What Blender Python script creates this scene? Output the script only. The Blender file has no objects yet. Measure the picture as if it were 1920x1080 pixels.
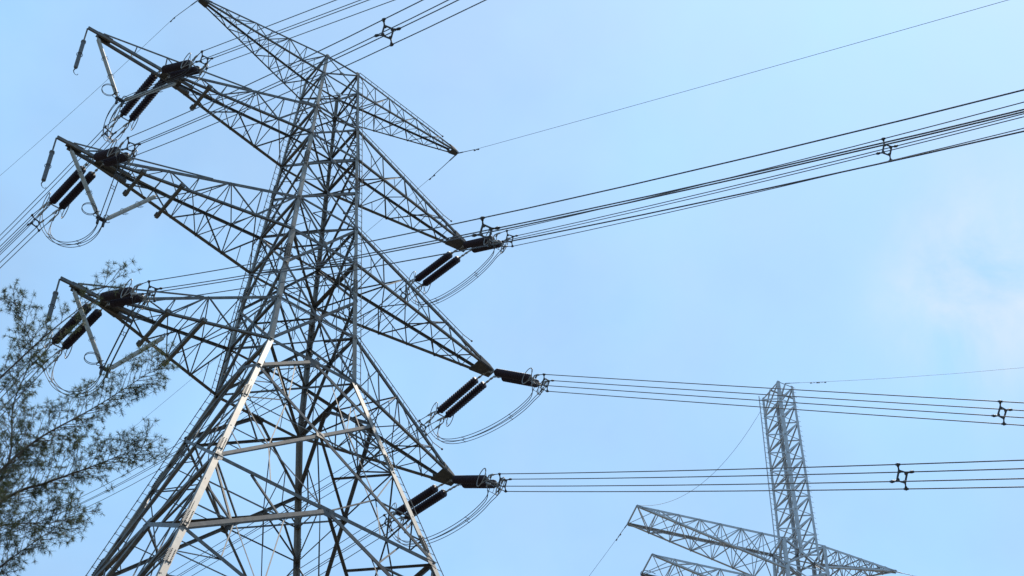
import bpy, math, random
from mathutils import Vector as V, Matrix
random.seed(7)
scene = bpy.context.scene
COL = scene.collection
R = math.radians

# ------------------------------------------------------------------ camera
CAMZ = 1.7
cam_d = bpy.data.cameras.new("camera"); cam = bpy.data.objects.new("camera", cam_d); COL.objects.link(cam)
_r0 = V((0.9993171059833744, -0.02721930207538933, 0.024988623082155197))
_r1 = V((-0.036950259660972797, -0.7361440603242896, 0.6758155079311627))
_r2 = V((0.0, 0.6762773336759095, 0.7366471122295957))
cam.matrix_world = Matrix(((_r0.x, _r1.x, -_r2.x, 0), (_r0.y, _r1.y, -_r2.y, 0), (_r0.z, _r1.z, -_r2.z, CAMZ), (0, 0, 0, 1)))
cam_d.sensor_width = 36; cam_d.lens = 71.462; cam_d.clip_start = 0.2; cam_d.clip_end = 5000
cam_d.dof.use_dof = True; cam_d.dof.focus_distance = 98.0; cam_d.dof.aperture_fstop = 6.3
scene.camera = cam

# ------------------------------------------------------------------ sky, sun, exposure
SUN = V((0.25, 0.22, 0.94)).normalized()
el = math.asin(SUN.z); rot = math.atan2(SUN.x, SUN.y)
w = bpy.data.worlds.new("World"); scene.world = w; w.use_nodes = True
nt = w.node_tree; N = nt.nodes; L = nt.links
bg = N["Background"]; bg.inputs["Strength"].default_value = 0.12
sky = N.new("ShaderNodeTexSky"); sky.sky_type = 'NISHITA'; sky.sun_disc = False
sky.sun_elevation = el; sky.sun_rotation = rot; sky.air_density = 1.2; sky.dust_density = 1.5; sky.ozone_density = 1.2
tc = N.new("ShaderNodeTexCoord")
nz = N.new("ShaderNodeTexNoise"); nz.inputs["Scale"].default_value = 5.5; nz.inputs["Detail"].default_value = 5; nz.inputs["Roughness"].default_value = .5
L.new(tc.outputs["Generated"], nz.inputs["Vector"])
rmp = N.new("ShaderNodeMapRange"); rmp.inputs["From Min"].default_value = .38; rmp.inputs["From Max"].default_value = .68
rmp.inputs["To Min"].default_value = .40; rmp.inputs["To Max"].default_value = .62
L.new(nz.outputs["Fac"], rmp.inputs["Value"])
mx = N.new("ShaderNodeMix"); mx.data_type = 'RGBA'
L.new(rmp.outputs["Result"], mx.inputs["Factor"])
L.new(sky.outputs["Color"], mx.inputs["A"]); mx.inputs["B"].default_value = (4.15, 8.15, 12.6, 1)   # thin veil of high cloud
# one soft white cloud low on the right, broken up by the same noise family
vd = N.new("ShaderNodeVectorMath"); vd.operation = 'DISTANCE'; L.new(tc.outputs["Generated"], vd.inputs[0]); vd.inputs[1].default_value = (.232, .650, .723)
cm = N.new("ShaderNodeMapRange"); cm.interpolation_type = 'SMOOTHERSTEP'; cm.inputs["From Min"].default_value = .085; cm.inputs["From Max"].default_value = .0; cm.inputs["To Max"].default_value = 1.25
L.new(vd.outputs["Value"], cm.inputs["Value"])
n3 = N.new("ShaderNodeTexNoise"); n3.inputs["Scale"].default_value = 16; n3.inputs["Detail"].default_value = 7; n3.inputs["Roughness"].default_value = .58; n3.inputs["Distortion"].default_value = .4
L.new(tc.outputs["Generated"], n3.inputs["Vector"])
m3 = N.new("ShaderNodeMapRange"); m3.inputs["From Min"].default_value = .34; m3.inputs["From Max"].default_value = .7; L.new(n3.outputs["Fac"], m3.inputs["Value"])
mu = N.new("ShaderNodeMath"); mu.operation = 'MULTIPLY'; mu.use_clamp = True; L.new(cm.outputs["Result"], mu.inputs[0]); L.new(m3.outputs["Result"], mu.inputs[1])
ml = N.new("ShaderNodeMath"); ml.operation = 'MULTIPLY_ADD'; ml.use_clamp = True; L.new(m3.outputs["Result"], ml.inputs[0]); ml.inputs[1].default_value = .12; L.new(mu.outputs[0], ml.inputs[2])
m4 = N.new("ShaderNodeMix"); m4.data_type = 'RGBA'; L.new(ml.outputs[0], m4.inputs["Factor"]); L.new(mx.outputs["Result"], m4.inputs["A"]); m4.inputs["B"].default_value = (5.8, 7.0, 8.3, 1)
L.new(m4.outputs["Result"], bg.inputs["Color"])
sd = bpy.data.lights.new("sun", 'SUN'); sun = bpy.data.objects.new("sun", sd); COL.objects.link(sun)
sd.energy = 4.6; sd.angle = R(0.53); sd.color = (1, .90, .76)
sun.rotation_euler = SUN.to_track_quat('Z', 'Y').to_euler()
scene.view_settings.view_transform = 'Standard'; scene.view_settings.look = 'None'
scene.view_settings.exposure = 0.0; scene.view_settings.gamma = 1.0

# ------------------------------------------------------------------ materials
def mat(name, c1, c2=None, scale=6, rough=.5, metal=0.0, spec=.5, bump=0, streak=None, detail=4):
    m = bpy.data.materials.new(name); m.use_nodes = True
    n = m.node_tree.nodes; l = m.node_tree.links; b = n["Principled BSDF"]
    b.inputs["Roughness"].default_value = rough; b.inputs["Metallic"].default_value = metal
    b.inputs["Specular IOR Level"].default_value = spec
    if c2 is None: b.inputs["Base Color"].default_value = (*c1, 1); return m
    t = n.new("ShaderNodeTexCoord"); no = n.new("ShaderNodeTexNoise")
    no.inputs["Scale"].default_value = scale; no.inputs["Detail"].default_value = detail
    l.new(t.outputs["Object"], no.inputs["Vector"])
    cr = n.new("ShaderNodeValToRGB"); cr.color_ramp.elements[0].position = .35; cr.color_ramp.elements[1].position = .68
    cr.color_ramp.elements[0].color = (*c1, 1); cr.color_ramp.elements[1].color = (*c2, 1)
    l.new(no.outputs["Fac"], cr.inputs["Fac"]); out = cr.outputs["Color"]
    if streak:
        n2 = n.new("ShaderNodeTexNoise"); n2.inputs["Scale"].default_value = .55; n2.inputs["Detail"].default_value = 7; n2.inputs["Roughness"].default_value = .65
        l.new(t.outputs["Object"], n2.inputs["Vector"])
        mr = n.new("ShaderNodeMapRange"); mr.inputs["From Min"].default_value = .5; mr.inputs["From Max"].default_value = .75
        mr.inputs["To Max"].default_value = .8
        l.new(n2.outputs["Fac"], mr.inputs["Value"])
        mm = n.new("ShaderNodeMix"); mm.data_type = 'RGBA'; l.new(mr.outputs["Result"], mm.inputs["Factor"])
        l.new(out, mm.inputs["A"]); mm.inputs["B"].default_value = (*streak, 1); out = mm.outputs["Result"]
    l.new(out, b.inputs["Base Color"])
    if bump:
        bu = n.new("ShaderNodeBump"); bu.inputs["Strength"].default_value = bump; bu.inputs["Distance"].default_value = .02
        l.new(no.outputs["Fac"], bu.inputs["Height"]); l.new(bu.outputs["Normal"], b.inputs["Normal"])
    return m
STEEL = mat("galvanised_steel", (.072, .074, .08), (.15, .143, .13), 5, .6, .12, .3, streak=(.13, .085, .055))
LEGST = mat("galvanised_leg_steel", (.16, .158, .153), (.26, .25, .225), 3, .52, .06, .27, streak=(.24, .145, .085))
PLATE = mat("weathered_plate_steel", (.045, .045, .048), (.085, .078, .07), 6, .65, .1, .3)
STEEL_FAR = mat("galvanised_steel_painted_haze", (.36, .38, .41), (.47, .48, .49), 4, .6, .2, .4)  # distance haze on tower two painted in as a paler, bluer steel colour
PORC = mat("brown_porcelain", (.026, .018, .028), (.042, .027, .038), 8, .5, 0, .25)
ROD = mat("grey_polymer", (.28, .27, .24), (.38, .36, .32), 9, .5)
ALU = mat("dull_aluminium", (.20, .195, .19), (.32, .30, .28), 12, .5, .4)
WIRE = mat("weathered_conductor", (.035, .038, .045), (.06, .06, .065), 20, .55, .3)
DARK = mat("dark_fitting", (.03, .03, .035), (.06, .055, .055), 15, .5, .2)
BARK = mat("tree_bark", (.05, .035, .025), (.11, .085, .065), 14, .85, bump=.5)
LEAF = mat("needle_foliage", (.03, .042, .026), (.085, .095, .05), 2.2, .6, detail=6)
_n = LEAF.node_tree.nodes; _l = LEAF.node_tree.links; _t = _n.new("ShaderNodeBsdfTranslucent"); _t.inputs["Color"].default_value = (.075, .095, .04, 1)
_m = _n.new("ShaderNodeMixShader"); _m.inputs["Fac"].default_value = .4; _l.new(_n["Principled BSDF"].outputs["BSDF"], _m.inputs[1]); _l.new(_t.outputs["BSDF"], _m.inputs[2]); _l.new(_m.outputs["Shader"], _n["Material Output"].inputs["Surface"])
RUSTY = mat("brown_porcelain_pale", (.20, .09, .07), (.28, .14, .10), 8, .35)

# ------------------------------------------------------------------ mesh builder
class MB:
    def __init__(s): s.v = []; s.f = []
    def quadbar(s, p, q, prof, a, b):
        """sweep a closed 2-D profile (u along a, v along b) from p to q"""
        n = len(prof); k = len(s.v)
        for o in (p, q):
            for (u, v) in prof: s.v.append(o + a * u + b * v)
        for i in range(n):
            j = (i + 1) % n; s.f.append((k + i, k + j, k + n + j, k + n + i))
        if n == 4:
            s.f.append((k + 3, k + 2, k + 1, k)); s.f.append((k + 4, k + 5, k + 6, k + 7))
    def angle(s, p, q, w_, n=None, t=None, a=None, b=None):
        """angle iron: one flange in the face (perpendicular to n), the other standing inward"""
        d = (q - p)
        if d.length < 1e-4: return
        d.normalize(); t = t or max(.012, w_ * .13)
        if a is None:
            n = n or V((0, 0, 1))
            a = d.cross(n)
            if a.length < 1e-3: a = d.cross(V((1, 0, 0)))
            a.normalize(); b = d.cross(a).normalized()
            if b.dot(n) > 0: b = -b
            p = p - a * w_ * .5; q = q - a * w_ * .5
        s.quadbar(p, q, [(0, 0), (w_, 0), (w_, t), (t, t)], a, b)
        s.quadbar(p, q, [(0, .001), (t, .001), (t, w_), (0, w_)], a, b)
    def box(s, p, q, w_, h, n=None):
        d = (q - p).normalized(); n = n or V((0, 0, 1)); a = d.cross(n)
        if a.length < 1e-3: a = d.cross(V((1, 0, 0)))
        a.normalize(); b = d.cross(a)
        s.quadbar(p, q, [(-w_/2, -h/2), (w_/2, -h/2), (w_/2, h/2), (-w_/2, h/2)], a, b)
    def tube(s, pts, r, n=6, closed=False):
        k = len(s.v); m = len(pts); rr = r if isinstance(r, (list, tuple)) else [r] * m
        ref = None
        for i, p in enumerate(pts):
            if closed: d = pts[(i + 1) % m] - pts[i - 1]
            else: d = pts[min(i + 1, m - 1)] - pts[max(i - 1, 0)]
            d.normalize()
            if ref is None:
                ref = d.orthogonal().normalized()
            else:
                ref = (ref - d * ref.dot(d))
                ref = ref.normalized() if ref.length > 1e-6 else d.orthogonal().normalized()
            o = d.cross(ref)
            for j in range(n):
                an = 2 * math.pi * j / n; s.v.append(p + (ref * math.cos(an) + o * math.sin(an)) * rr[i])
        for i in range(m if closed else m - 1):
            i2 = (i + 1) % m
            for j in range(n):
                j2 = (j + 1) % n; s.f.append((k + i*n + j, k + i*n + j2, k + i2*n + j2, k + i2*n + j))
        if not closed:
            s.f.append(tuple(k + j for j in range(n))[::-1]); s.f.append(tuple(k + (m-1)*n + j for j in range(n)))
    def lathe(s, prof, n=14, M=None):
        """(z, r) profile about the local z axis"""
        k = len(s.v); M = M or Matrix()
        for (z, r) in prof:
            for j in range(n):
                an = 2 * math.pi * j / n; s.v.append(M @ V((r*math.cos(an), r*math.sin(an), z)))
        for i in range(len(prof) - 1):
            for j in range(n):
                j2 = (j + 1) % n; s.f.append((k + i*n + j, k + i*n + j2, k + (i+1)*n + j2, k + (i+1)*n + j))
        s.f.append(tuple(k + j for j in range(n))[::-1]); s.f.append(tuple(k + (len(prof)-1)*n + j for j in range(n)))
    def plate(s, pts, n, t):
        """flat polygon with thickness t about its plane"""
        k = len(s.v); m = len(pts)
        for o in (-t/2, t/2):
            for p in pts: s.v.append(p + n * o)
        s.f.append(tuple(range(k, k + m))[::-1]); s.f.append(tuple(range(k + m, k + 2*m)))
        for i in range(m):
            j = (i + 1) % m; s.f.append((k + i, k + j, k + m + j, k + m + i))
    def ball(s, c, r, n=8, sc=None):
        prof = [(-r*math.cos(math.pi*i/6), max(r*math.sin(math.pi*i/6), r*.05)) for i in range(7)]
        s.lathe(prof, n, Matrix.Translation(c) @ (sc or Matrix()))
    def mesh(s, name, material, org=None, smooth=False):
        me = bpy.data.meshes.new(name); o = org or V((0, 0, 0))
        me.from_pydata([(v - o)[:] for v in s.v], [], s.f); me.update()
        me.materials.append(material)
        if smooth: me.polygons.foreach_set("use_smooth", [True] * len(me.polygons))
        return me
    def build(s, name, material, parent=None, smooth=False):
        org = parent_world(parent) if parent else V((0, 0, 0))
        ob = bpy.data.objects.new(name, s.mesh(name, material, org, smooth)); COL.objects.link(ob)
        if parent: ob.parent = parent
        return ob
ORG = {}
def parent_world(o):
    p = V((0, 0, 0))
    while o: p = p + o.location; o = o.parent
    return p
def tag(o, label=None, cat=None, group=None, kind=None):
    for k, v in (("label", label), ("category", cat), ("group", group), ("kind", kind)):
        if v: o[k] = v
    return o
def thing(name, loc, label, cat, group=None):
    o = bpy.data.objects.new(name, None); o.empty_display_size = .2; COL.objects.link(o); o.location = loc
    return tag(o, label, cat, group)
def lerp(a, b, t): return a + (b - a) * t

# ------------------------------------------------------------------ ground: a hillside rising to the towers
def ground_z(x, y):
    d = max(0.0, y)
    z = 0.0 if d < 4 else 33.0 * min(1, (d - 4) / 52.0) ** 1.08
    if d > 56: z += 12.0 * (1 - math.exp(-(d - 56) / 30.0))
    z += .5 * math.sin(x * .11 + y * .07) + .35 * math.sin(x * .23 - y * .19)
    return z * (1 if abs(x) < 90 else math.exp(-((abs(x) - 90) / 160) ** 2))
def axis(lo, hi, fine, coarse):
    a = []; x = lo
    while x < hi:
        a.append(x); x += fine if -80 <= x < 140 else coarse
    a.append(hi); return a
g = MB(); xs = axis(-2400, 2400, 5, 80); ys = axis(-2400, 2400, 5, 80)
for y in ys:
    for x in xs: g.v.append(V((x, y, ground_z(x, y))))
nx = len(xs)
for j in range(len(ys) - 1):
    for i in range(nx - 1): g.f.append((j*nx + i, j*nx + i + 1, (j+1)*nx + i + 1, (j+1)*nx + i))
GRASS = mat("rough_grass", (.08, .074, .055), (.14, .125, .09), .35, .9, detail=8)
tag(g.build("ground", GRASS, smooth=True), kind="structure")

# ------------------------------------------------------------------ tower one: frame (x along the arms, y along the line, z above the camera)
TX = V((0.81434812, 0.58037673, 0)); TY = V((-TX.y, TX.x, 0)); TO = V((-9.18316838, 60.0, CAMZ))
def W(x, y, z): return TO + TX * x + TY * y + V((0, 0, z))
LEV = dict(gu=80.095, gl=78.573, u1=75.729, l1=73.426, p=70.993, u2=68.442, l2=66.057, r=63.68, u3=61.38, l3=58.638,
           m0=56.218, L1=48.791, m1=43.86, L2=37.2, base=32.2)
def hw(z):
    return .958 + (80.095 - z) / (80.095 - 58.638) * (2.115 - .958) if z >= 58.638 else 2.115 + (58.638 - z) * .27215
SG = dict(A=(-1, -1), B=(1, -1), C=(-1, 1), D=(1, 1))
def corner(k, z): sx, sy = SG[k]; return W(sx * hw(z), sy * hw(z), z)

tw = thing("transmission_tower", W(0, 0, LEV['base'] - 1.0),
           "large grey steel lattice tower with three pairs of cross arms in front", "pylon", "lattice towers")
def splice(mb, mb2, p, d, a, b, w_):
    """bolted cover plates round a leg at p"""
    for (u, v) in ((a, b), (b, a)):
        q = p - d * .42 - v * .012 + u * (w_ * .52); q2 = p + d * .42 - v * .012 + u * (w_ * .52)
        mb.quadbar(q, q2, [(-w_*.44, -.01), (w_*.44, -.01), (w_*.44, .008), (-w_*.44, .008)], u, v)
        for i in range(8):
            for s_ in (-.26, .26):
                c = p + d * (-.36 + i * .103) + u * (w_ * (.52 + s_)) - v * .03
                mb2.quadbar(c - v * .022, c + v * .012, [(-.02, -.02), (.02, -.02), (.02, .02), (-.02, .02)], u, d)
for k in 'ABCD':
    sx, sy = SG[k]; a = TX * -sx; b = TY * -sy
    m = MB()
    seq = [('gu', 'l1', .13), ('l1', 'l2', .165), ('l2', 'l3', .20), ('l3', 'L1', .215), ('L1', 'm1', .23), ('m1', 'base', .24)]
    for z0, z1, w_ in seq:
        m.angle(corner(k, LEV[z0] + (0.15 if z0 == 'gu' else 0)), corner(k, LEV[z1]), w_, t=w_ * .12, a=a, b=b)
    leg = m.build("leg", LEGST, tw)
    for z, w_ in ((54.07, .2), (49.75, .2), (44.56, .22), (42.08, .23), (64.6, .18), (71.6, .15)):
        sp = MB(); bo = MB(); p = corner(k, z); d = (corner(k, z + .5) - corner(k, z - .5)).normalized()
        splice(sp, bo, p, d, a, b, w_)
        k_ = len(sp.v); n_ = len(sp.f); sp.v += bo.v; sp.f += [tuple(i + k_ for i in q) for q in bo.f]
        so = sp.build("splice_plate", LEGST, leg); so.data.materials.append(DARK)
        for q in so.data.polygons[n_:]: q.material_index = 1
    f = MB(); c = corner(k, LEV['base']); f.lathe([(-1.2, .55), (-.02, .5), (.05, .4)], 12, Matrix.Translation(c)); f.build("footing", mat("concrete", (.25, .24, .22), (.35, .34, .32), 8, .9), leg)

def face_pt(f, u, z):
    """u in -1..1 across face f at height z"""
    k0, k1 = f; return lerp(corner(k0, z), corner(k1, z), (u + 1) / 2)
FACES = dict(near=('A', 'B'), far=('C', 'D'), left=('A', 'C'), right=('B', 'D'))
FN = dict(near=-TY, far=TY, left=-TX, right=TX)
def xpanel(m, f, n, z0, z1, w_, red=0, w2=.05):
    k0, k1 = f
    A, B, C_, D_ = corner(k0, z0), corner(k1, z0), corner(k0, z1), corner(k1, z1)
    off = n * -.03
    m.angle(A + n*.01, D_ + n*.01, w_, n); m.angle(B + off, C_ + off, w_, n)
    wa = (B - A).length; wb = (D_ - C_).length; t = wa / (wa + wb); X = lerp(A, D_, t); o2 = n * -.07
    if red:
        for s0, s1, leg0, leg1 in ((A, C_, A, C_), (B, D_, B, D_)):
            mu = lerp(s0, X, .5); ml = lerp(s1, X, .5); lm = lerp(leg0, leg1, t * 1.0)
            hz_u = lerp(leg0, leg1, (leg0.z - mu.z) / (leg0.z - leg1.z)); hz_l = lerp(leg0, leg1, (leg0.z - ml.z) / (leg0.z - leg1.z))
            m.angle(hz_u + o2, mu + o2, w2, n); m.angle(hz_l + o2, ml + o2, w2, n)
            m.angle(lm + o2, mu + o2, w2, n); m.angle(lm + o2, ml + o2, w2, n)
            if red > 1:
                for s_, mm, hz in ((s0, mu, hz_u), (s1, ml, hz_l)):
                    q = lerp(s_, mm, .5); hq = lerp(s_, hz, .5); m.angle(hq + o2, q + o2, w2 * .85, n); m.angle(hz + o2, q + o2, w2 * .85, n)
                mx_ = lerp(mu, X, .5); ml_ = lerp(ml, X, .5); hx = lerp(lm, X, .5)
                m.angle(lm + o2, X + o2, w2 * .85, n); m.angle(hx + o2, mu + o2, w2 * .85, n); m.angle(hx + o2, ml + o2, w2 * .85, n)
        mid = lerp(A, B, .5)
        if red > 1:
            mid2 = lerp(C_, D_, .5)
            for s1 in (C_, D_):
                ml = lerp(s1, X, .5); m.angle(ml + o2, mid2 + o2, w2, n)
                m.angle(ml + o2, lerp(s1, mid2, .5) + o2, w2 * .85, n)
    pl = .16 * min(1.6, (A - B).length / 4 + .5)
    m.plate([X + (A - X).normalized() * pl, X + (B - X).normalized() * pl, X + (D_ - X).normalized() * pl, X + (C_ - X).normalized() * pl], n, .012)
def gusset(m, f, n, z, s_):
    for u in (-1, 1):
        p = face_pt(f, u, z) ; a = (face_pt(f, -u, z) - p).normalized(); d = (face_pt(f, u, z + 1) - face_pt(f, u, z - 1)).normalized()
        m.plate([p - d * s_ + a * .05, p - d * s_ * .5 + a * s_ * 1.1, p + d * s_ * .5 + a * s_ * 1.1, p + d * s_ + a * .05], n, .016)
for fn, f in FACES.items():
    n = FN[fn]; m = MB()
    H = lambda z, w_: m.angle(face_pt(f, -1, LEV[z]), face_pt(f, 1, LEV[z]), w_, n)
    for z, w_ in (('gu', .09), ('gl', .08), ('u1', .11), ('l1', .12), ('u2', .11), ('l2', .13), ('u3', .12), ('l3', .15), ('L1', .16), ('L2', .18)): H(z, w_); gusset(m, f, n, LEV[z], .16 if LEV[z] > 57 else .3)
    for a_, b_, w_, rd in (('gu', 'gl', .055, 0), ('gl', 'u1', .06, 1), ('u1', 'l1', .07, 1), ('l1', 'p', .085, 1), ('p', 'u2', .085, 1), ('u2', 'r', .1, 2), ('r', 'l3', .11, 2),
                           ('m0', 'L1', .13, 2), ('m1', 'L2', .15, 2)):
        xpanel(m, f, n, LEV[a_], LEV[b_], w_, rd, .036 if LEV[a_] > 59 else .052)
    for zt, zb, w_ in (('l3', 'm0', .14), ('L1', 'm1', .16), ('L2', 'base', .18)):
        mid = face_pt(f, 0, LEV[zt])
        for u in (-1, 1):
            q = face_pt(f, u, LEV[zb]); m.angle(mid + n * -.02, q + n * -.02, w_, n)
            if zt != 'l3':
                top = face_pt(f, u, LEV[zt])
                for t in (.33, .66):
                    pk = lerp(q, mid, t); zz = pk.z - CAMZ; lg = face_pt(f, u, zz); hz = lerp(top, mid, t)
                    m.angle(lg + n * -.06, pk + n * -.06, .07, n); m.angle(pk + n * -.06, lerp(top, mid, max(0, t - .33) if t < .5 else .33) + n * -.06, .07, n)
                    m.angle(lerp(q, mid, t - .33) + n * -.06, lg + n * -.06, .07, n)
        m_ = {'l3': 'L1', 'L1': 'L2', 'L2': None}[zt]
        if m_:
            ta = hw(LEV[zb]) / (hw(LEV[zb]) + hw(LEV[m_]))
            X_ = lerp(face_pt(f, -1, LEV[zb]), face_pt(f, 1, LEV[m_]), ta)
            for u in (-1, 1):
                q = face_pt(f, u, LEV[zb]); o4 = n * -.08
                for t in (.35, .7): m.angle(lerp(q, mid, t) + o4, lerp(q, X_, t * .72) + o4, .045, n)
                m.angle(lerp(q, mid, .35) + o4, lerp(q, X_, .5) + o4, .04, n)
        m.plate([mid + V((0, 0, .12)) + FN[fn].cross(V((0, 0, 1))) * .3, mid + V((0, 0, .12)) - FN[fn].cross(V((0, 0, 1))) * .3, mid - V((0, 0, .3)) - FN[fn].cross(V((0, 0, 1))) * .25, mid - V((0, 0, .3)) + FN[fn].cross(V((0, 0, 1))) * .25], n, .016)
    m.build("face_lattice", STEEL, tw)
for z, w_ in (('gl', .05), ('u1', .06), ('l1', .08), ('u2', .07), ('l2', .09), ('u3', .08), ('l3', .11)):
    m = MB(); zz = LEV[z]; m.angle(corner('A', zz), corner('D', zz), w_, V((0, 0, 1))); m.angle(corner('B', zz) + V((0, 0, .03)), corner('C', zz) + V((0, 0, .03)), w_, V((0, 0, 1)))
    m.build("plan_bracing", STEEL, tw)
for z in ('L1', 'L2'):
    m = MB(); mids = [face_pt(FACES[k], 0, LEV[z]) for k in ('near', 'right', 'far', 'left')]
    for i in range(4): m.angle(mids[i], mids[(i + 1) % 4], .11, V((0, 0, 1)))
    for i, k in enumerate(('B', 'D', 'C', 'A')):
        m.angle(lerp(mids[i], mids[(i + 1) % 4], .5), corner(k, LEV[z]), .08, V((0, 0, 1)))
    m.build("plan_bracing", STEEL, tw)

for za_, zb_ in (('m0', 'L1'), ('m1', 'L2'), ('u2', 'r'), ('r', 'l3')):
    m = MB(); zt_, zq = LEV[za_], LEV[zb_]; t_ = hw(zt_) / (hw(zt_) + hw(zq)); zc = lerp(zt_, zq, t_); w_ = .09 if zt_ < 57 else .06
    xs_ = [face_pt(FACES[k], 0, zc) for k in ('near', 'right', 'far', 'left')]
    for i, k in enumerate('BDCA'):
        m.angle(xs_[i], xs_[(i + 1) % 4], w_, V((0, 0, 1))); m.angle(lerp(xs_[i], xs_[(i + 1) % 4], .5), corner(k, zc), w_ * .8, V((0, 0, 1)))
    m.build("plan_bracing", STEEL, tw)
m = MB(); c_ = lerp(corner('A', 78.0), corner('B', 78.0), .42) - TY * .12 + V((0, 0, -.55)); pu = V((0, 0, .075))
dd_ = (corner('B', 77.4) - corner('A', 77.4)).normalized()
m.plate([c_ - dd_ * .2 - pu, c_ + dd_ * .2 - pu, c_ + dd_ * .2 + pu, c_ - dd_ * .2 + pu], TY, .01)
np_ = m.build("number_plate", mat("white_enamel", (.62, .66, .70), (.70, .72, .74), 9, .4), tw)
m = MB(); f_ = -TY * .009; m.box(c_ - dd_ * .03 - pu * .6 + f_, c_ - dd_ * .03 + pu * .6 + f_, .022, .006, TY)
m.tube([c_ + dd_ * (.06 + .035 * math.cos(q)) + V((0, 0, .035 * math.sin(q) - .01)) + f_ for q in [2*math.pi*i/12 for i in range(12)]], .008, 4, closed=True)
m.box(c_ + dd_ * .098 - pu * .6 + f_, c_ + dd_ * .098 + pu * .35 + f_, .02, .006, TY)
m.build("number_mark", DARK, np_)

def ladder(k, dirv, zs, step=.4, off=.2):
    m = MB(); pts = []
    for i in range(len(zs) - 1):
        n = max(2, int((zs[i] - zs[i+1]) / step))
        for j in range(n):
            z = lerp(zs[i], zs[i+1], j / n); p = corner(k, z); q = p + dirv * off; pts.append(q)
            m.tube([p, q + dirv * .03], .011, 4)
            if j % 2 == 0: m.tube([q, q + dirv * .0 + V((0, 0, .12)) - dirv * .1], .008, 4)
    m.tube(pts, .018, 5)
    return m.build("climbing_rail", STEEL, tw)
ladder('B', TX, [79.9, 58.6, 36]); ladder('C', -TX, [79.0, 58.6, 36])

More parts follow.
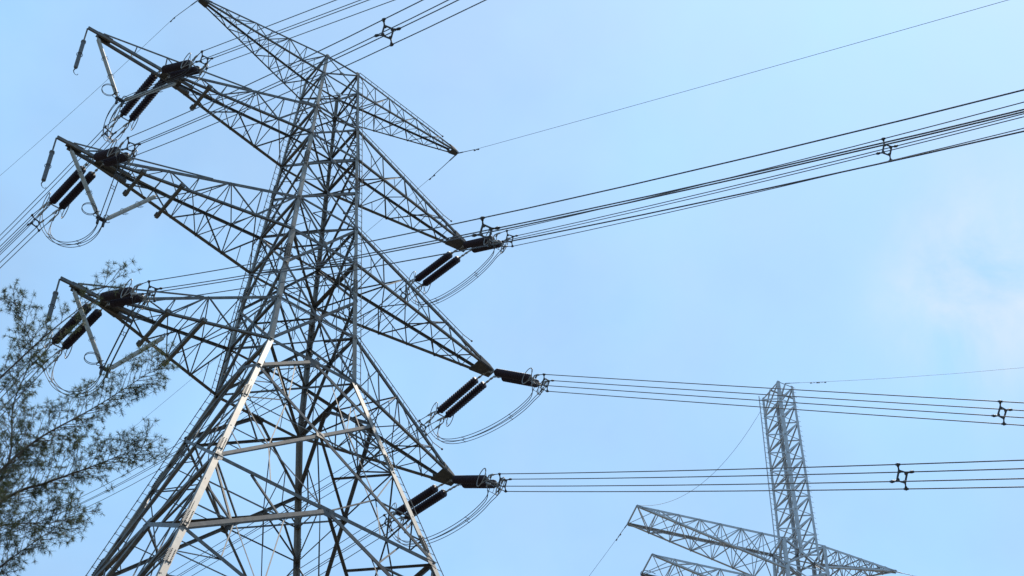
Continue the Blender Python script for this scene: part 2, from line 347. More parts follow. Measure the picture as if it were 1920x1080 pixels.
# ------------------------------------------------------------------ cross arms
def cross_arm(s, zu, zl, Lx, zt, wl, wu, ww, n, cable=False, ext=None, bars=(), gw=False):
    """s = +1 right, -1 left; four chords from the body corners to the tip"""
    base = W(s * hw(zl), 0, (zu + zl) / 2)
    arm = thing_part("cross_arm", base)
    g_ = .12 if gw else .24
    tipu = .06 if gw else .2
    ch = {}
    for sy in (-1, 1):
        ch['l', sy] = (W(s * hw(zl), sy * hw(zl), zl), W(s * (Lx - .05), sy * g_, zt - (0 if not gw else .1)))
        ch['u', sy] = (W(s * hw(zu), sy * hw(zu), zu), W(s * (Lx - .35), sy * g_ * 1.2, zt + tipu))
    for (lv, sy), (p, q) in ch.items():
        m = MB(); wd = wl if lv == 'l' else wu
        if not gw and (lv == 'l') == (sy < 0): wd *= .66
        m.angle(p, q, wd, a=TY * -sy, b=V((0, 0, 1 if lv == 'l' else -1)), t=wd * .12); m.build("chord", STEEL, arm)
    m = MB(); P = lambda lv, sy, t: lerp(*ch[lv, sy], t)
    ts = [i / n for i in range(n + 1)]
    ts = [t ** .92 for t in ts]
    up_ = V((0, 0, 1))
    for i in range(n):
        t0, t1 = ts[i], ts[i+1]; w1 = ww * (1 - .35 * t0)
        last = i == n - 1
        for sy in (-1, 1):
            nn = TY * sy
            if i: m.angle(P('l', sy, t0), P('u', sy, t0), w1 * .8, nn)
            if not last:
                if i % 2 == 0: m.angle(P('u', sy, t0), P('l', sy, t1), w1, nn)
                else: m.angle(P('l', sy, t0), P('u', sy, t1), w1, nn)
                tm = (t0 + t1) / 2
                if i < 3:
                    pm = lerp(P('u' if i % 2 == 0 else 'l', sy, t0), P('l' if i % 2 == 0 else 'u', sy, t1), .5)
                    m.angle(pm, P('l', sy, tm), w1 * .6, nn)
        for lv in 'lu':
            if i: m.angle(P(lv, -1, t0), P(lv, 1, t0), w1 * .85, up_)
            if not last:
                sy = 1 if (i % 2 == 0) == (lv == 'l') else -1
                m.angle(P(lv, sy, t0) , P(lv, -sy, t1), w1 * .9, up_)
                if lv == 'l' and i < 3:
                    pm = lerp(P(lv, sy, t0), P(lv, -sy, t1), .5)
                    m.angle(pm, P(lv, -sy, (t0 + t1)/2), w1 * .6, up_)
        if i in (2, 4) and not last:      # cross brace inside the box
            m.angle(P('l', -1, t0), P('u', 1, t0), w1 * .7, TX)
    m.build("web_bracing", STEEL, arm)
    # tip plates
    m = MB(); tl = .05 if gw else .125 * 8.5 / Lx
    pts = [P('l', -1, 1 - tl), P('l', -1, 1) + TX * s * .12, P('l', 1, 1) + TX * s * .12, P('l', 1, 1 - tl)]
    m.plate([p - V((0, 0, .03)) for p in pts], V((0, 0, 1)), .03)
    for sy in (-1, 1):
        m.plate([P('l', sy, 1 - tl * .85) + TY * sy * .01, P('l', sy, 1) + TX * s * .12 + TY * sy * .01, P('u', sy, 1) + TY * sy * .0 + TX * s * .1, P('u', sy, 1 - tl * .6) + TY * sy * .01], TY, .025)
    m.build("tip_plate", PLATE, arm)
    if cable:
        m = MB(); pts = []
        for i in range(40):
            t = i / 39 * .8; p = P('u', -1, t) - TY * .02 + V((0, 0, .16)); pts.append(p)
            if i % 3 == 0: m.tube([p, P('u', -1, t)], .012, 4)
        pts.append(pts[-1] + TX * .5 - V((0, 0, .12))); m.tube(pts, .018, 5); m.ball(pts[-1], .05)
        m.build("climbing_rail", STEEL, arm)
    for bx in bars:
        t = (bx - hw(zl)) / (Lx - hw(zl)); m = MB(); y0 = abs(lerp(hw(zl), g_, t)) + .28; z = lerp(zl, zt, t) - .15
        m.box(W(s * bx, -y0, z), W(s * bx, y0, z), .14, .13)
        for sy in (-1, 1): m.box(W(s * bx - .11, sy * (y0 - .1), z + .06), W(s * bx + .11, sy * (y0 - .1), z + .06), .22, .1)
        m.build("hanger_beam", STEEL, arm)
    if ext:
        ext, ez = ext; m = MB()
        za = lambda x: lerp(zt, ez + .12, (x - Lx) / (ext - Lx))
        for sy in (-1, 1):
            xe = ext - .6 if sy > 0 else ext
            m.box(W(s * (Lx - 1.5), sy * .2, zt - .02), W(s * xe, sy * .12, za(xe)), .08, .17)
        xa, xb = ext - 1.2, ext - .5
        m.plate([W(s * xa, -.2, za(xa) + .1), W(s * xb, -.17, za(xb) + .1), W(s * xb, .17, za(xb) + .1), W(s * xa, .2, za(xa) + .1)], V((0, 0, 1)), .02)
        for sy in (-1, 1):
            e = W(s * (ext - .75), sy * .12, za(ext) + .2)
            q = P('u', sy, .46); m.angle(e, q, .085, TY * sy); e2 = W(s * Lx, sy * .16, zt + .0)
            pm = lerp(e, q, .42); m.angle(pm, e2, .055, TY * sy); m.angle(lerp(e, q, .22), W(s * lerp(ext, Lx, .6), sy * .14, za(lerp(ext, Lx, .6))), .05, TY * sy)
            m.angle(pm, W(s * (Lx - 1.0), sy * .3, zt + .1), .05, TY * sy)
        m.build("extension_beam", STEEL, arm)
    return arm
def thing_part(name, loc):
    o = bpy.data.objects.new(name, None); o.empty_display_size = .2; COL.objects.link(o); o.parent = tw; o.location = loc - tw.location
    return o
ARM = {'g': (7.52, 80.097), '1': (8.43, 73.40), '2': (10.235, 66.0), '3': (8.566, 58.38)}
ARML = {'g': (7.5, 80.097), '1': (8.43, 73.38), '2': (10.25, 65.75), '3': (8.566, 58.28)}
EXZ = {'1': 73.32, '2': 65.62, '3': 58.13}
ARMR = ARM
for s in (1, -1):
    ARM = ARMR if s > 0 else ARML
    cross_arm(s, LEV['gu'], LEV['gl'], ARM['g'][0], ARM['g'][1], .075, .08, .042, 7, gw=True, cable=(s > 0))
    cross_arm(s, LEV['u1'], LEV['l1'], ARM['1'][0], ARM['1'][1], .15, .15, .055, 5, cable=(s > 0), ext=(12.3, EXZ['1']) if s < 0 else None, bars=(6.4,) if s < 0 else ())
    cross_arm(s, LEV['u2'], LEV['l2'], ARM['2'][0], ARM['2'][1], .16, .165, .058, 6, cable=(s > 0), ext=(12.2, EXZ['2']) if s < 0 else None, bars=(8.45, 6.75) if s < 0 else ())
    cross_arm(s, LEV['u3'], LEV['l3'], ARM['3'][0], ARM['3'][1], .16, .165, .058, 5, cable=(s > 0), ext=(10.45, EXZ['3']) if s < 0 else None, bars=(6.2, 4.8) if s < 0 else ())

ARM = ARMR
# ------------------------------------------------------------------ conductors, insulators, jumpers
# bearing, string end (along, up), start of the wires (along, up), slope and sag of the span, all from the arm tip
FRONT = {'1R': (-58, 2.82, -2.14, 3.99, -3.05, -0.7657, 0.00067), '2R': (-47, 2.93, -2.54, 3.61, -3.11, -0.7592, 0.0002), '3R': (-57, 2.98, -2.16, 3.87, -2.86, -0.7258, 0.00043),
         '1L': (-49, 2.96, -2.36, 3.72, -2.65, -0.6742, 0.0002), '2L': (-55, 2.95, -2.38, 3.79, -2.8, -0.7587, 0.00164), '3L': (-51, 3.13, -2.12, 4.37, -2.95, -0.7161, 0.00123)}
BACK = {'1R': (126, 3.83, 0.83, 5.22, 1.02, 0.1998, 0.003), '2R': (126, 3.75, 0.2, 5.32, 0.49, 0.2567, 0.0002), '3R': (126, 3.89, 0.75, 4.94, 1.03, 0.2068, 0.0002),
        '1L': (126, 3.25, 0.08, 5.0, 0.63, 0.1966, 0.003), '2L': (126, 3.79, 0.67, 5.92, 1.44, 0.2704, 0.0002), '3L': (126, 3.61, 0.42, 5.33, 0.79, 0.0787, 0.0002)}
FAR_SP = {'2L': 20.0, '3L': 20.1, '1R': 23.4, '2R': 21.4, '3R': 21.4}
SPACE = .27
NUM = {'1': 'upper', '2': 'middle', '3': 'lower'}; SIDE = {'L': 'left', 'R': 'right'}
CORN = [('topmost', -1, 1), ('second highest', 1, 1), ('third highest', -1, -1), ('lowest', 1, -1)]

# shared disc column: stacked porcelain sheds along +z from 0 to 3.05
COLN = 3.0; ND = 19
m = MB(); prof = [(0, .05)]
for i in range(ND):
    z = .06 + i * (COLN - .12) / ND
    prof += [(z, .038), (z + .01, .15), (z + .026, .186), (z + .036, .176), (z + .044, .075), (z + .09, .038)]
prof += [(COLN, .05)]
m.lathe(prof, 16); DISC = m.mesh("insulator_string", PORC, smooth=True)
m = MB(); m.lathe([(0, .04), (.02, .085), (.1, .085), (.14, .04)], 12); CAPM = m.mesh("end_cap", DARK, smooth=True)
def place(name, me, parent, p, zaxis):
    o = bpy.data.objects.new(name, me); COL.objects.link(o); o.parent = parent
    o.location = p - parent_world(parent); o.rotation_mode = 'QUATERNION'; o.rotation_quaternion = zaxis.to_track_quat('Z', 'Y')
    return o
def tip_pt(k): n, s = k; return W(ARM[n][0], 0, ARM[n][1]) if s == 'R' else W(-ARML[n][0], 0, ARML[n][1])
ENDS = {}
def span(k, end, D):
    ph, ts, zs, t0, z0, a, b = D[k]; T = tip_pt(k)
    u = V((math.cos(R(ph)), math.sin(R(ph)), 0)); lat = V((0, 0, 1)).cross(u)
    if lat.dot(TX) < 0: lat = -lat
    S = T + u * ts + V((0, 0, zs)); E0 = T + u * t0 + V((0, 0, z0)); ds = (S - T).normalized(); dw = (u + V((0, 0, a))).normalized()
    nrm = dw.cross(lat); nrm = nrm if nrm.z > 0 else -nrm
    arm_words = f"{NUM[k[0]]} {SIDE[k[1]]} cross arm"
    way = "leading right" if end == 'front' else "leading down left"
    st = thing("insulator_set", T + V((0, 0, -.1)), f"dark ribbed insulator pair {'on the right of' if end == 'front' else 'slanting down left from'} the {arm_words} tip", "insulator", "tension insulator strings at the arm tips")
    gap = .235; slen = (S - T).length
    for sl in (-1, 1):
        o = lat * gap * sl; p0 = S + o - ds * COLN
        ob = place("insulator_string", DISC, st, p0, ds)
        c = place("end_cap", CAPM, st, p0 + ds * (COLN - .06), ds)
        lk = MB(); hang = T + lat * gap * sl * .95 + V((0, 0, -.06)); nseg = max(1, int((p0 - hang).length / .14))
        for i in range(nseg):
            q0 = lerp(hang, p0, i / nseg); q1 = lerp(hang, p0, (i + 1) / nseg)
            (lk.box(q0, q1, .1, .025, lat) if i % 2 == 0 else lk.box(q0, q1, .03, .1, lat))
        lk.build("link_chain", ALU, st)
        # racket-shaped corona ring outside each string
        rg = MB(); c0 = S + lat * (gap * 2.0 * sl) + ds * .02; vv = nrm
        pts = [c0 + (ds * math.cos(q) * .27 + vv * math.sin(q) * .40) for q in [2 * math.pi * i / 28 for i in range(28)]]
        rg.tube(pts, .02, 6, closed=True)
        rg.tube([S + lat * gap * sl + ds * .1, c0 + vv * .40], .012, 4); rg.tube([S + lat * gap * sl + ds * .1, c0 - vv * .40], .012, 4)
        rg.build("corona_ring", ALU, st, smooth=True)
    y = MB()
    y.box(S - lat * gap * 1.2 + ds * .1, S + lat * gap * 1.2 + ds * .1, .05, .03, ds)
    for sl in (-1, 1):
        y.box(S + lat * gap * sl + ds * .0, S + lat * gap * sl + ds * .27, .05, .05, lat); y.box(S + lat * gap * sl * 1.2 + nrm * .17 + ds * .25, S + lat * gap * sl * 1.2 - nrm * .17 + ds * .25, .035, .05, lat)
    y.build("yoke_plate", ALU, st)
    starts = []; tmax = {'front': 78, 'back': 150}[end]
    Y0 = S + ds * .3
    for (word, sl, sv) in CORN:
        off = lat * SPACE * sl + nrm * SPACE * sv; c0 = Y0 + (lat * gap * 1.2 * sl + nrm * .17 * sv); c1 = lerp(Y0, E0, .55) + lat * lerp(gap * 1.2, SPACE, .55) * sl + nrm * lerp(.17, SPACE, .55) * sv
        cl = MB(); dd = (c1 - c0); cl.tube([c0, lerp(c0, c1, .2), lerp(c0, c1, .25), lerp(c0, c1, .75), lerp(c0, c1, .8), c1], [.03, .03, .045, .045, .028, .024], 7)
        pd = lerp(c0, c1, .35); cl.box(pd, pd - nrm * .16, .05, .07, lat); cl.build("dead_end_clamp", ALU, st)
        starts.append(lerp(c0, c1, .4) - nrm * .12)
        pts = [c1]
        t = 0; 
        while t <= tmax:
            pts.append(E0 + u * t + V((0, 0, a * t + b * t * t)) + off); t += 1.0 if t < 6 else 4
        cw = MB(); cw.tube(pts, .018, 6)
        tag(cw.build("conductor_wire", WIRE, smooth=True), f"{word} wire of four {way} from the {arm_words}", "power line", "bundled conductor wires")
    ENDS[k, end] = starts, E0, u, lat, nrm
    def spacer_at(t, label):
        c = E0 + u * t + V((0, 0, a * t + b * t * t)); tg = (u + V((0, 0, a + 2 * b * t))).normalized()
        th = thing("bundle_spacer", c, label, "spacer", "four-way spacers on the wires"); r1 = SPACE * .56
        fr = MB(); cs = [lat * r1 * sl + nrm * r1 * sv for sl, sv in ((-1, 1), (1, 1), (1, -1), (-1, -1))]
        rotm = Matrix.Rotation(R(9), 3, tg)
        cs = [rotm @ q for q in cs]
        for i in range(4):
            fr.box(c + cs[i], c + cs[(i + 1) % 4], .04, .05, tg)
            q1, q0, q2 = cs[i - 1], cs[i], cs[(i + 1) % 4]
            fr.plate([c + q0 * 1.12, c + lerp(q0, q1, .32), c + lerp(q0, V((0, 0, 0)), .42), c + lerp(q0, q2, .32)], tg, .045)
        fr.build("spacer_frame", DARK, th)
        for i, (sl, sv) in enumerate(((-1, 1), (1, 1), (1, -1), (-1, -1))):
            e = lat * SPACE * sl + nrm * SPACE * sv; cm = MB(); cm.tube([c + cs[i], c + lerp(cs[i], e, .45), c + lerp(cs[i], e, .7), c + e * 1.03, c + e * 1.12], [.03, .022, .04, .052, .03], 7)
            cm.tube([c + e - tg * .09, c + e + tg * .09], .036, 7)
            cm.build("wire_clamp", DARK, th, smooth=True)
    spacer_at(.02, f"small dark spacer {'right of' if end == 'front' else 'below left of'} the insulators on the {arm_words}")
    if end == 'front' and k in FAR_SP:
        spacer_at(FAR_SP[k], f"large dark spacer out on the wires leading right from the {arm_words}")
for k in ('1R', '2R', '3R', '1L', '2L', '3L'):
    span(k, 'front', FRONT); span(k, 'back', BACK)

def bez(a, b, c, d, n):
    return [a*(1-t)**3 + b*3*t*(1-t)**2 + c*3*t*t*(1-t) + d*t**3 for t in [i / n for i in range(n + 1)]]
def jspacer(mb, ps, r=.016):
    for i, j in ((0, 1), (2, 3)): mb.tube([ps[i], ps[j]], r * .7, 4)
    mb.tube([lerp(ps[0], ps[1], .5), lerp(ps[2], ps[3], .5)], r * .7, 4)
    for p in ps: mb.ball(p, r * 1.7, 6)
VAP = {'1': (-10.0, 70.19, -11.73, -7.7), '2': (-9.43, 62.63, -11.46, -7.39), '3': (-7.76, 55.0, -9.77, -5.68)}
EXT = {'1': (12.3, 73.38, 3.28), '2': (12.2, 65.68, 3.1), '3': (10.45, 58.18, 2.6)}
for k in ('1R', '2R', '3R', '1L', '2L', '3L'):
    sf, Ef, uf, lf, nf = ENDS[k, 'front']; sb, Eb, ub, lb, nb = ENDS[k, 'back']
    arm_words = f"{NUM[k[0]]} {SIDE[k[1]]} cross arm"
    th = thing("jumper_loop", tip_pt(k) - V((0, 0, 2)), f"four thin jumper cables hanging in a loop beneath the {arm_words} tip", "jumper cable", "jumper loops under the arm tips")
    cabs = []
    for i in range(4):
        o = V((0, 0, .09 if i < 2 else -.09)) + TX * (-.1 if i % 2 == 0 else .1)
        cf = (sf[0] + sf[1] + sf[2] + sf[3]) / 4; cb = (sb[0] + sb[1] + sb[2] + sb[3]) / 4
        if k[1] == 'R':
            h = 2.25; mid = bez(cf, cf + uf * .1 + V((0, 0, -h * .8)), cb + ub * .5 + V((0, 0, -h * 1.25)), cb, 44)
        else:
            ax, az, _, _ = VAP[k[0]]; A_ = W(ax, 0, az - .22); d_ = cf - A_
            p1 = bez(cf, cf + V((0, 0, -.5)) + uf * .1, A_ + d_ * .4 + V((0, 0, .1)), A_, 22)
            p2 = bez(A_, A_ + V((0, 0, -1.05)) - d_ * .25, cb + V((0, 0, -1.9)) + ub * .55, cb, 30); mid = p1 + p2[1:]
        nm = len(mid) - 1; pts = []
        for j, q in enumerate(mid):
            bl = min(1, j / nm / .16); be = min(1, (nm - j) / nm / .16); bl = bl * bl * (3 - 2 * bl); be = be * be * (3 - 2 * be)
            pts.append(q + o * min(bl, be) + (sf[i] - cf) * (1 - bl) + (sb[i] - cb) * (1 - be))
        c = MB(); c.tube(pts, .0158, 6); c.build("jumper_cable", WIRE, th, smooth=True); cabs.append(pts)
    n_ = len(cabs[0])
    for f_ in ((.06, .33, .62, .86) if k[1] == 'R' else (.25, .62, .85)):
        js = MB(); i = int(f_ * (n_ - 1)); jspacer(js, [c[i] for c in cabs]); js.build("jumper_spacer", DARK, th)

# V-shaped rod insulators that hold the left jumpers, and the rods at the extension ends
def ribbed(p, q, r, name, parent, pitch=.055):
    d = q - p; Ln = d.length; n = int(Ln / pitch); prof = [(0, .035), (.06, .05), (.1, .06)]
    for i in range(2, n - 2): prof += [(i * pitch, r * .86), (i * pitch + pitch * .45, r)]
    prof += [(Ln - .1, .06), (Ln - .05, .05), (Ln, .035)]
    m = MB(); m.lathe(prof, 12); me = m.mesh(name, ROD, smooth=True)
    return place(name, me, parent, p, d)
for n_ in '123':
    ax, az, xo, xi = VAP[n_]; A_ = W(ax, 0, az); zt = EXZ[n_] - .02
    th = thing("jumper_support_insulator", A_, f"pair of pale grey rod insulators hanging in a V below the {NUM[n_]} left cross arm", "insulator", "V-shaped rod insulators on the left arms")
    po = W(xo, 0, zt); pi_ = W(xi, 0, zt)
    for p, sgn in ((po, -1), (pi_, 1)):
        e = A_ + TX * .17 * sgn + V((0, 0, .1)); rod = ribbed(p, e, .094, "rod_insulator", th)
        d = (e - p).normalized()
        s2 = MB()
        for f_ in (.36, .66):
            c = lerp(p, e, f_); lt = d.cross(TY).normalized()
            pts = [c + (lt * math.cos(q) + TY * math.sin(q)) * .13 for q in [R(a) for a in range(20, 330, 24)]]
            s2.tube(pts, .011, 4)
            for j in range(3): 
                q = c + d * (.08 * j - .08) + lt * .1; s2.tube([q, q + lt * .1 - d * .09], .009, 4)
        cr = [e - d * .1 + (d.cross(TY).normalized() * math.cos(q) + TY * math.sin(q)) * .17 for q in [R(a) for a in range(0, 300, 20)]]
        s2.tube(cr, .016, 5); s2.build("arcing_horn", DARK, th)
        b = MB(); b.box(p + V((0, 0, .2)), p - d * .02, .07, .05, TY); b.box(e - d * .03, A_, .06, .05, TY); b.build("link_chain", ALU, th)
    cl = MB(); cl.box(A_ - TX * .22, A_ + TX * .22, .16, .07); 
    for sx in (-1, 1): cl.box(A_ + TX * .13 * sx, A_ + TX * .13 * sx - V((0, 0, .36)), .1, .09)
    cl.build("jumper_clamp", DARK, th)
    rg = MB(); c = A_ - TX * .62 + V((0, 0, .12)) - TY * .05
    for k2 in range(2):
        cc = c + V((0, 0, .07 * k2)); rg.tube([cc + (TX * math.cos(q) + TY * math.sin(q)) * .3 for q in [2*math.pi*i/28 for i in range(28)]], .014, 5, closed=True)
    rg.tube([c + TX * .3, c + TX * .42 - V((0, 0, .12)), A_ - V((0, 0, .05))], .013, 5); rg.build("wire_coil", DARK, th, smooth=True)
    ex, ez, ln = EXT[n_]; top = W(-ex, -.06, ez - .05)
    t2 = thing("rod_arrester", top, f"slim grey rod hanging from the outer end of the {NUM[n_]} left cross arm", "arrester", "rods hanging from the left arm ends")
    m = MB(); m.tube([top + V((0, 0, .1)), top - V((0, 0, ln * .26))], .04, 6); m.build("hanger", STEEL, t2)
    m = MB(); z0 = ln * .26; z1 = ln * .86; prof = [(0, .11), (.08, .115), (.1, .085)]
    k3 = 0.12
    while k3 < z1 - z0 - .05: prof += [(k3, .082), (k3 + .03, .095)]; k3 += .06
    prof += [(z1 - z0, .06)]
    m.lathe(prof, 12); me = m.mesh("arrester_body", mat("dark_polymer", (.07, .07, .075), (.11, .11, .11), 8, .5), smooth=True); place("arrester_body", me, t2, top - V((0, 0, z0)), V((0, 0, -1)))
    m = MB(); cpt = top - V((0, 0, (z0 + z1) / 2)); m.tube([cpt + (TX * math.cos(q) + TY * math.sin(q)) * .13 for q in [2*math.pi*i/16 for i in range(16)]], .014, 5, closed=True); m.build("arrester_ring", DARK, t2)
    m = MB(); b0 = top - V((0, 0, z1)); m.tube([b0, b0 - V((0, 0, .22)) - TX * .05, b0 - V((0, 0, .34)) + TX * .0], [.035, .02, .016], 6)
    m.tube([b0 - V((0, 0, .3)) + (TX * math.cos(q) + V((0, 0, 1)) * math.sin(q)) * .09 + TX * .09 for q in [R(a) for a in range(180, 400, 20)]], .012, 5); m.build("spark_gap", DARK, t2)

# earth wires at the tower top
def earth_wire(p, u, t0, z0, a, b, tmax, label, damp=()):
    th = thing("earth_wire", p, label, "earth wire", "thin earth wires")
    m = MB(); pts = [p]; t = 0
    while t <= tmax: pts.append(p + u * (t0 + t) + V((0, 0, z0 + a * t + b * t * t))); t += 1 if t < 6 else 4
    m.tube(pts, .0095, 5); m.build("wire", WIRE, th, smooth=True)
    m = MB(); q = p + u * t0 + V((0, 0, z0)); d = (q - p).normalized(); m.tube([p, lerp(p, q, .3), lerp(p, q, .35), q], [.03, .03, .018, .016], 6); m.build("strain_clamp", DARK, th)
    for dt in damp:
        m = MB(); c = p + u * (t0 + dt) + V((0, 0, z0 + a * dt + b * dt * dt)); tg = (u + V((0, 0, a))).normalized(); c2 = c - V((0, 0, .07))
        m.tube([c, c2], .02, 5); m.tube([c2 - tg * .2, c2 + tg * .2], .009, 5)
        for s_ in (-1, 1): m.tube([c2 + tg * .14 * s_, c2 + tg * .26 * s_], .033, 7)
        m.build("vibration_damper", DARK, th)
ang = lambda d: V((math.cos(R(d)), math.sin(R(d)), 0))
gR = W(7.6, 0, 80.05); gL = W(-7.56, 0, 80.05)
earth_wire(gR, ang(-55), 1.57, -1.25, -.7469, .0002, 78, "thin earth wire leading up and right from the right tip of the top arm", (.15,))
earth_wire(gR, ang(124), 2.23, .41, .2479, .0002, 150, "thin earth wire leading down left from the right tip of the top arm", (.1,))
earth_wire(gL, ang(125), 2.98, 1.82, .4124, .00148, 150, "thin earth wire leading down and left from the left tip of the top arm", (.1,))
earth_wire(gL, ang(-55), 1.57, -1.25, -.75, .0002, 78, "thin earth wire leaving the left tip of the top arm above the picture")

# ------------------------------------------------------------------ tower two, further off: a slim mast over a long box arm
MZ = CAMZ; D2 = V((0, 92.0, 0)); TILT = .0249
def P2(z): return V((17.1466 + TILT * (91.294 - z), 92.0, z + MZ))
aM = .4418; MX = V((math.cos(aM), math.sin(aM), 0)); MY = V((-MX.y, MX.x, 0))
aA = .26; AX = V((math.cos(aA), math.sin(aA), 0)); AY = V((-AX.y, AX.x, 0))
t2 = thing("transmission_tower", V((17.1466 + TILT * 50, 92.0, ground_z(18.4, 92) - .5)), "distant pale grey lattice tower with a tall slim mast above its long box arm", "pylon", "lattice towers")
def mc(k, z):
    sx, sy = SG[k]; h = .576 + (91.294 - z) / 15 * (.665 - .576); return P2(z) + MX * sx * h + MY * sy * h * 1.626
for k in 'ABCD':
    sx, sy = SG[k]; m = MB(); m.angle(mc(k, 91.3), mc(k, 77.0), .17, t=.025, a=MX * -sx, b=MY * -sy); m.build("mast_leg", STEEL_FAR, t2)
m = MB(); NP = 9; zs = [91.2 - i * (91.2 - 77.4) / NP for i in range(NP + 1)]
for i in range(NP):
    z0, z1 = zs[i], zs[i+1]
    for (k0, k1, n) in (('A', 'B', -MY), ('C', 'D', MY)):
        m.angle(mc(k0, z0), mc(k1, z0), .06, n); m.angle(mc(k1, z0), mc(k0, z1), .1, n)
    for (k0, k1, n) in (('A', 'C', -MX), ('B', 'D', MX)):
        m.angle(mc(k0, z0), mc(k1, z0), .06, n); m.angle(mc(k0, z0), mc(k1, z1), .07, n); m.angle(mc(k1, z0), mc(k0, z1), .09, n)
    m.angle(mc('A', z0), mc('D', z0), .05, V((0, 0, 1)))
mab = lerp(mc('A', 91.3), mc('B', 91.3), .5); mac = lerp(mc('A', 91.3), mc('C', 91.3), .5)
m.angle(mab, mc('D', 91.0), .08, V((0, 0, 1))); m.angle(mac, mc('B', 90.2), .08, V((0, 0, 1))); m.angle(mab, mc('A', 89.8), .07, -MY); m.angle(mac, mc('C', 89.8), .07, -MX)
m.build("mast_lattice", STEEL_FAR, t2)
m = MB(); pts = [mc('C', z) - MX * .22 for z in (91.4, 88, 84, 80, 77)]; m.tube(pts, .035, 5)
for i in range(34):
    z = 91.2 - i * .42; m.tube([mc('C', z), mc('C', z) - MX * .24], .013, 4)
    m.tube([mc('B', z), mc('B', z) + MX * .16], .012, 4)
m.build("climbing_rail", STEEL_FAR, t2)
# main box arm
ZA = 78.25; LA, RA, HB = -10.35, 6.2, 1.35
C2 = P2(ZA)
def A2(x, y, z): return V((C2.x, C2.y, MZ)) + AX * x + AY * y + V((0, 0, z))
def box_arm(name, s, Lx, wy, zu, zlb, ztip, tipw, n):
    arm = bpy.data.objects.new(name, None); COL.objects.link(arm); arm.parent = t2; arm.location = A2(s * HB, 0, zu) - t2.location
    ch = {}
    for sy in (-1, 1):
        ch['u', sy] = (A2(s * HB, sy * wy, zu), A2(s * Lx, sy * tipw, ztip)); ch['l', sy] = (A2(s * HB, sy * wy, zlb), A2(s * Lx, sy * tipw, ztip - .06))
    for (lv, sy), (p, q) in ch.items():
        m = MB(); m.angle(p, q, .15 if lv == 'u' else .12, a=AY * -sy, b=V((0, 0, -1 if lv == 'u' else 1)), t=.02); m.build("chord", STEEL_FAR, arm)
    m = MB(); P = lambda lv, sy, t: lerp(*ch[lv, sy], t)
    for i in range(n):
        t0, t1 = i / n, (i + 1) / n
        for sy in (-1, 1):
            if i: m.angle(P('u', sy, t0), P('l', sy, t0), .05, AY * sy)
            if i < n - 1:
                m.angle(P('u', sy, t0), P('l', sy, t1), .06, AY * sy); 
                if i % 2: m.angle(P('l', sy, t0), P('u', sy, t1), .045, AY * sy)
        for lv in 'ul':
            if i: m.angle(P(lv, -1, t0), P(lv, 1, t0), .055, V((0, 0, 1)))
            s3 = 1 if i % 2 == 0 else -1; m.angle(P(lv, s3, t0), P(lv, -s3, t1), .06, V((0, 0, 1)))
            if lv == 'u' : m.angle(P(lv, -s3, t0), P(lv, s3, t1), .045, V((0, 0, 1)))
        if i: m.angle(P('u', -1, t0), P('l', 1, t0), .04, AX)
    m.angle(P('u', -1, 1), P('u', 1, 1), .1, V((0, 0, 1)))
    m.build("web_bracing", STEEL_FAR, arm); return arm
box_arm("cross_arm", -1, 10.35, .87, ZA, ZA - 2.35, ZA, .87, 7)
box_arm("cross_arm", 1, 6.2, .87, ZA, ZA - 1.6, ZA + .05, .06, 6)
ZL = 74.15
box_arm("cross_arm", -1, 9.55, .95, 74.75, 72.6, 74.75, .95, 6); box_arm("cross_arm", 1, 9.2, .95, 74.75, 72.6, 74.75, .3, 6)
# body under the arm
zb = ground_z(18.4, 92) - MZ - .4
def bc(k, z):
    sx, sy = SG[k]; h = (HB if z > 70 else HB + (70 - z) * .13); ww_ = (.87 + (ZA - z) * .04 if z > 70 else .87 + (ZA - 70) * .04 + (70 - z) * .13); return A2(sx * h, sy * ww_, z)
for k in 'ABCD':
    sx, sy = SG[k]; m = MB()
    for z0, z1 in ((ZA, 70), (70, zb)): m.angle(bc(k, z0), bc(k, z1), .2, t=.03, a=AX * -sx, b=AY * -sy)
    m.build("leg", STEEL_FAR, t2)
m = MB(); zs = [ZA, 76.2, 74.6, 72.1, 70, 67, 63.5, 59, 54, zb + .5]
for i in range(len(zs) - 1):
    for (k0, k1, n) in (('A', 'B', -AY), ('C', 'D', AY), ('A', 'C', -AX), ('B', 'D', AX)):
        m.angle(bc(k0, zs[i]), bc(k1, zs[i]), .1, n); m.angle(bc(k0, zs[i]), bc(k1, zs[i+1]), .1, n); m.angle(bc(k1, zs[i]), bc(k0, zs[i+1]), .1, n)
for z in (ZA, 76.2, 74.6): m.angle(bc('A', z), bc('D', z), .09, V((0, 0, 1))); m.angle(bc('B', z), bc('C', z), .09, V((0, 0, 1)))
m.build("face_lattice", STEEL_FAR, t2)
# brown insulator at its lower left arm and the wires that hang from this tower
tipL = A2(-9.6, .9, 74.7)
st = thing("insulator_set", tipL, "brown insulator string below the left tip of the distant tower's lower arm", "insulator", "tension insulator strings at the arm tips")
dI = (ang(126) * .8 + V((0, 0, -.35))).normalized()
m = MB(); prof = [(0, .03)]
for i in range(18): prof += [(.3 + i * .13, .06), (.34 + i * .13, .15), (.38 + i * .13, .06)]
prof += [(2.8, .03)]
m.lathe(prof, 10); place("insulator_string", m.mesh("insulator_string", RUSTY, smooth=True), st, tipL, (AX * .55 - V((0, 0, .85)) - AY * .1).normalized())
m = MB(); e_ = tipL; m.tube(bez(e_ + AX * .9 + V((0, 0, .25)), e_ + AX * .4 + V((0, 0, .5)), e_ + AX * -.1 + V((0, 0, .35)), e_ - V((0, 0, .1)), 12), .02, 5); m.build("arcing_horn", DARK, st)
th = mab
earth_wire(mab, ang(-8), .9, -.02, -.03, .0028, 90, "thin earth wire leading right from the top of the distant mast", (.9, 1.4))
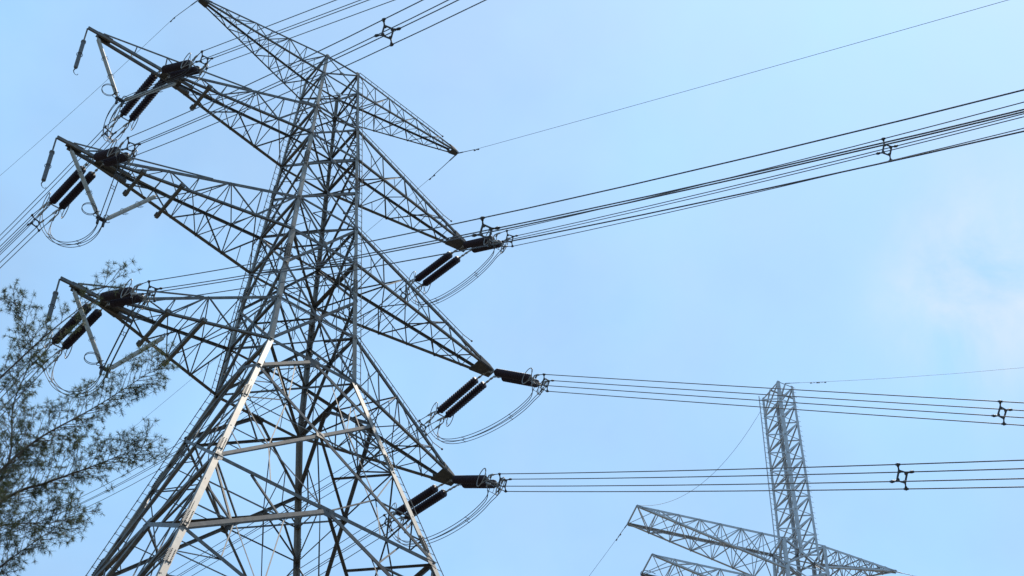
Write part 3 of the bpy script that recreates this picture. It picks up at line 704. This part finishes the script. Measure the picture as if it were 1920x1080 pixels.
tt_ = MB(); e0 = mc('C', 90.1) - MX * .22; e1 = A2(-10.35, -.87, ZA); tt_.tube(bez(e0, lerp(e0, e1, .38) - V((0, 0, 3.1)), lerp(e0, e1, .72) - V((0, 0, 2.6)), e1, 30), .011, 5)
tag(tt_.build("earth_wire", WIRE, smooth=True), "thin slack wire sagging from the distant mast to its left arm end", "earth wire", "thin earth wires")
earth_wire(A2(-10.35, .87, ZA), ang(125), .85, -.37, -.43, .003, 60, "thin earth wire leading down and left from the distant tower's long arm", (.0,))
earth_wire(A2(6.2, 0, ZA), ang(-20), 1.0, -.55, -.4, .002, 60, "thin earth wire leading down and right from the distant tower's right arm tip")

# ------------------------------------------------------------------ the feathery tree at the left edge
CZ = V((0, 0, CAMZ))
BR = [
 [(-7.26, 18.41, 14.45), (-5.74, 17.61, 15.26), (-5.24, 17.54, 15.52), (-4.69, 17.33, 15.62), (-4.12, 17.11, 15.75)],
 [(-6.62, 17.18, 13.79), (-5.72, 16.8, 14.63), (-5.46, 16.62, 14.93), (-5.17, 16.61, 15.35), (-4.61, 16.58, 15.85), (-4.02, 16.47, 16.38)],
 [(-6.54, 18.49, 15.51), (-5.94, 18.09, 16.2), (-5.89, 17.58, 16.77), (-5.76, 17.3, 17.39), (-5.99, 16.93, 17.82)],
 [(-7.11, 18.5, 15.24), (-5.96, 18.53, 15.69), (-5.39, 18.59, 15.82), (-5.12, 18.64, 16.0)],
 [(-6.81, 17.48, 15.76), (-5.94, 16.99, 16.62), (-5.45, 16.76, 17.16), (-4.99, 16.59, 17.61), (-4.78, 16.5, 17.86)],
 [(-6.34, 18.07, 13.63), (-5.68, 17.76, 14.31), (-5.25, 17.6, 14.66), (-5.02, 17.52, 14.83)]]
BR = [[V(p) + CZ for p in b] for b in BR]
tx, ty = -8.6, 17.6
tree = thing("casuarina_tree", V((tx, ty, ground_z(tx, ty))), "feathery dark needle-leaved tree reaching in at the left edge", "tree")
tp = [V((tx + .15 * math.sin(z * .5), ty + .12 * math.cos(z * .4), z)) for z in [ground_z(tx, ty) - .3 + i * 1.2 for i in range(15)]]
m = MB(); m.tube(tp, [.26 - .016 * i for i in range(15)], 10); m.build("trunk", BARK, tree, smooth=True)
def smooth_path(pts, n=8):
    out = []
    for i in range(len(pts) - 1):
        p0 = pts[max(i-1, 0)]; p1 = pts[i]; p2 = pts[i+1]; p3 = pts[min(i+2, len(pts)-1)]
        for j in range(n):
            t = j / n; out.append(.5 * ((2*p1) + (p2-p0)*t + (2*p0-5*p1+4*p2-p3)*t*t + (3*p1-p0-3*p2+p3)*t**3))
    out.append(pts[-1]); return out
random.seed(11)
leaf = MB(); twig = MB()
def tuft(c, d, size, nn=None):
    nn = nn or random.randint(22, 30)
    for _ in range(nn):
        a = V((random.gauss(0, 1), random.gauss(0, 1), random.gauss(0, 1))).normalized()
        a = (a + d * .5).normalized(); ln = size * random.uniform(.55, 1.2)
        mid = c + a * ln * .5 + V((0, 0, -.003)); e = c + a * ln + V((0, 0, -.008)); s_ = a.orthogonal().normalized(); s_ = (Matrix.Rotation(random.uniform(0, 6.28), 3, a) @ s_) * .0017
        k = len(leaf.v); leaf.v += [c - s_, c + s_, mid + s_ * 1.1, mid - s_ * 1.1, e]
        leaf.f += [(k, k + 1, k + 2, k + 3), (k + 3, k + 2, k + 4)]
def shoot(p, d, ln):
    """short spur ending in a whorl of needles"""
    e = p + d * ln; twig.tube([p, lerp(p, e, .5) + V((0, 0, random.gauss(0, .006))), e], [.0026, .002, .0016], 3); tuft(e, d, random.uniform(.05, .08))
    if ln > .08: tuft(lerp(p, e, .5), d, .06, 9)
def sprig(p, d, ln):
    pts = [p]; n = max(5, int(ln / .06)); q = p.copy(); dd = d.copy(); st_ = ln / n
    for i in range(n):
        dd = (dd + V((random.gauss(0, .07), random.gauss(0, .07), random.gauss(.06, .07)))).normalized(); q = q + dd * st_; pts.append(q.copy())
        if i >= 1:
            for _ in range(random.choice((1, 1, 2))):
                sd_ = (dd * .8 + V((random.gauss(0, .55), random.gauss(0, .55), random.gauss(.05, .55)))).normalized(); shoot(q, sd_, random.uniform(.05, .25) * (1.15 - .6 * i / n))
    tuft(q, dd, .08, 14); twig.tube(pts, [.005 * (1 - .65 * i / n) for i in range(n + 1)], 4)
VIEW = V((-.22, .71, .67)).normalized()
for bi, b in enumerate(BR):
    start = min(tp, key=lambda q: (q - b[0]).length + (0 if q.z < b[0].z else 2)); path = smooth_path([start] + b); n = len(path)
    r0 = .024 if bi in (0, 1) else .015
    m = MB(); m.tube(path, [r0 * (1.25 - 1.15 * i / (n - 1)) for i in range(n)], 7); m.build("branch", BARK, tree, smooth=True)
    s_ = 0; acc = 0; gapd = {0: .036, 1: .04, 2: .052, 3: .04, 4: .11, 5: .045}[bi]; flip = 1
    for i in range(6, n):
        seg = path[i] - path[i-1]; d = seg.normalized(); acc += seg.length
        while acc > gapd:
            acc -= gapd; flip = -flip; p = path[i] - d * acc
            lt = d.cross(VIEW).normalized(); f_ = i / n
            side = (lt * flip * random.uniform(.5, 1.15) + VIEW * random.gauss(0, .6)).normalized()
            sprig(p, (d * random.uniform(.45, .9) + side * .75 + V((0, 0, .38))).normalized(), random.uniform(.2, .78) * (1.1 - .72 * f_) * (.7 if bi in (2, 4) else 1))
    sprig(path[-1], (path[-1] - path[-2]).normalized(), .2)
twig.build("twigs", BARK, tree); leaf.build("foliage", LEAF, tree)
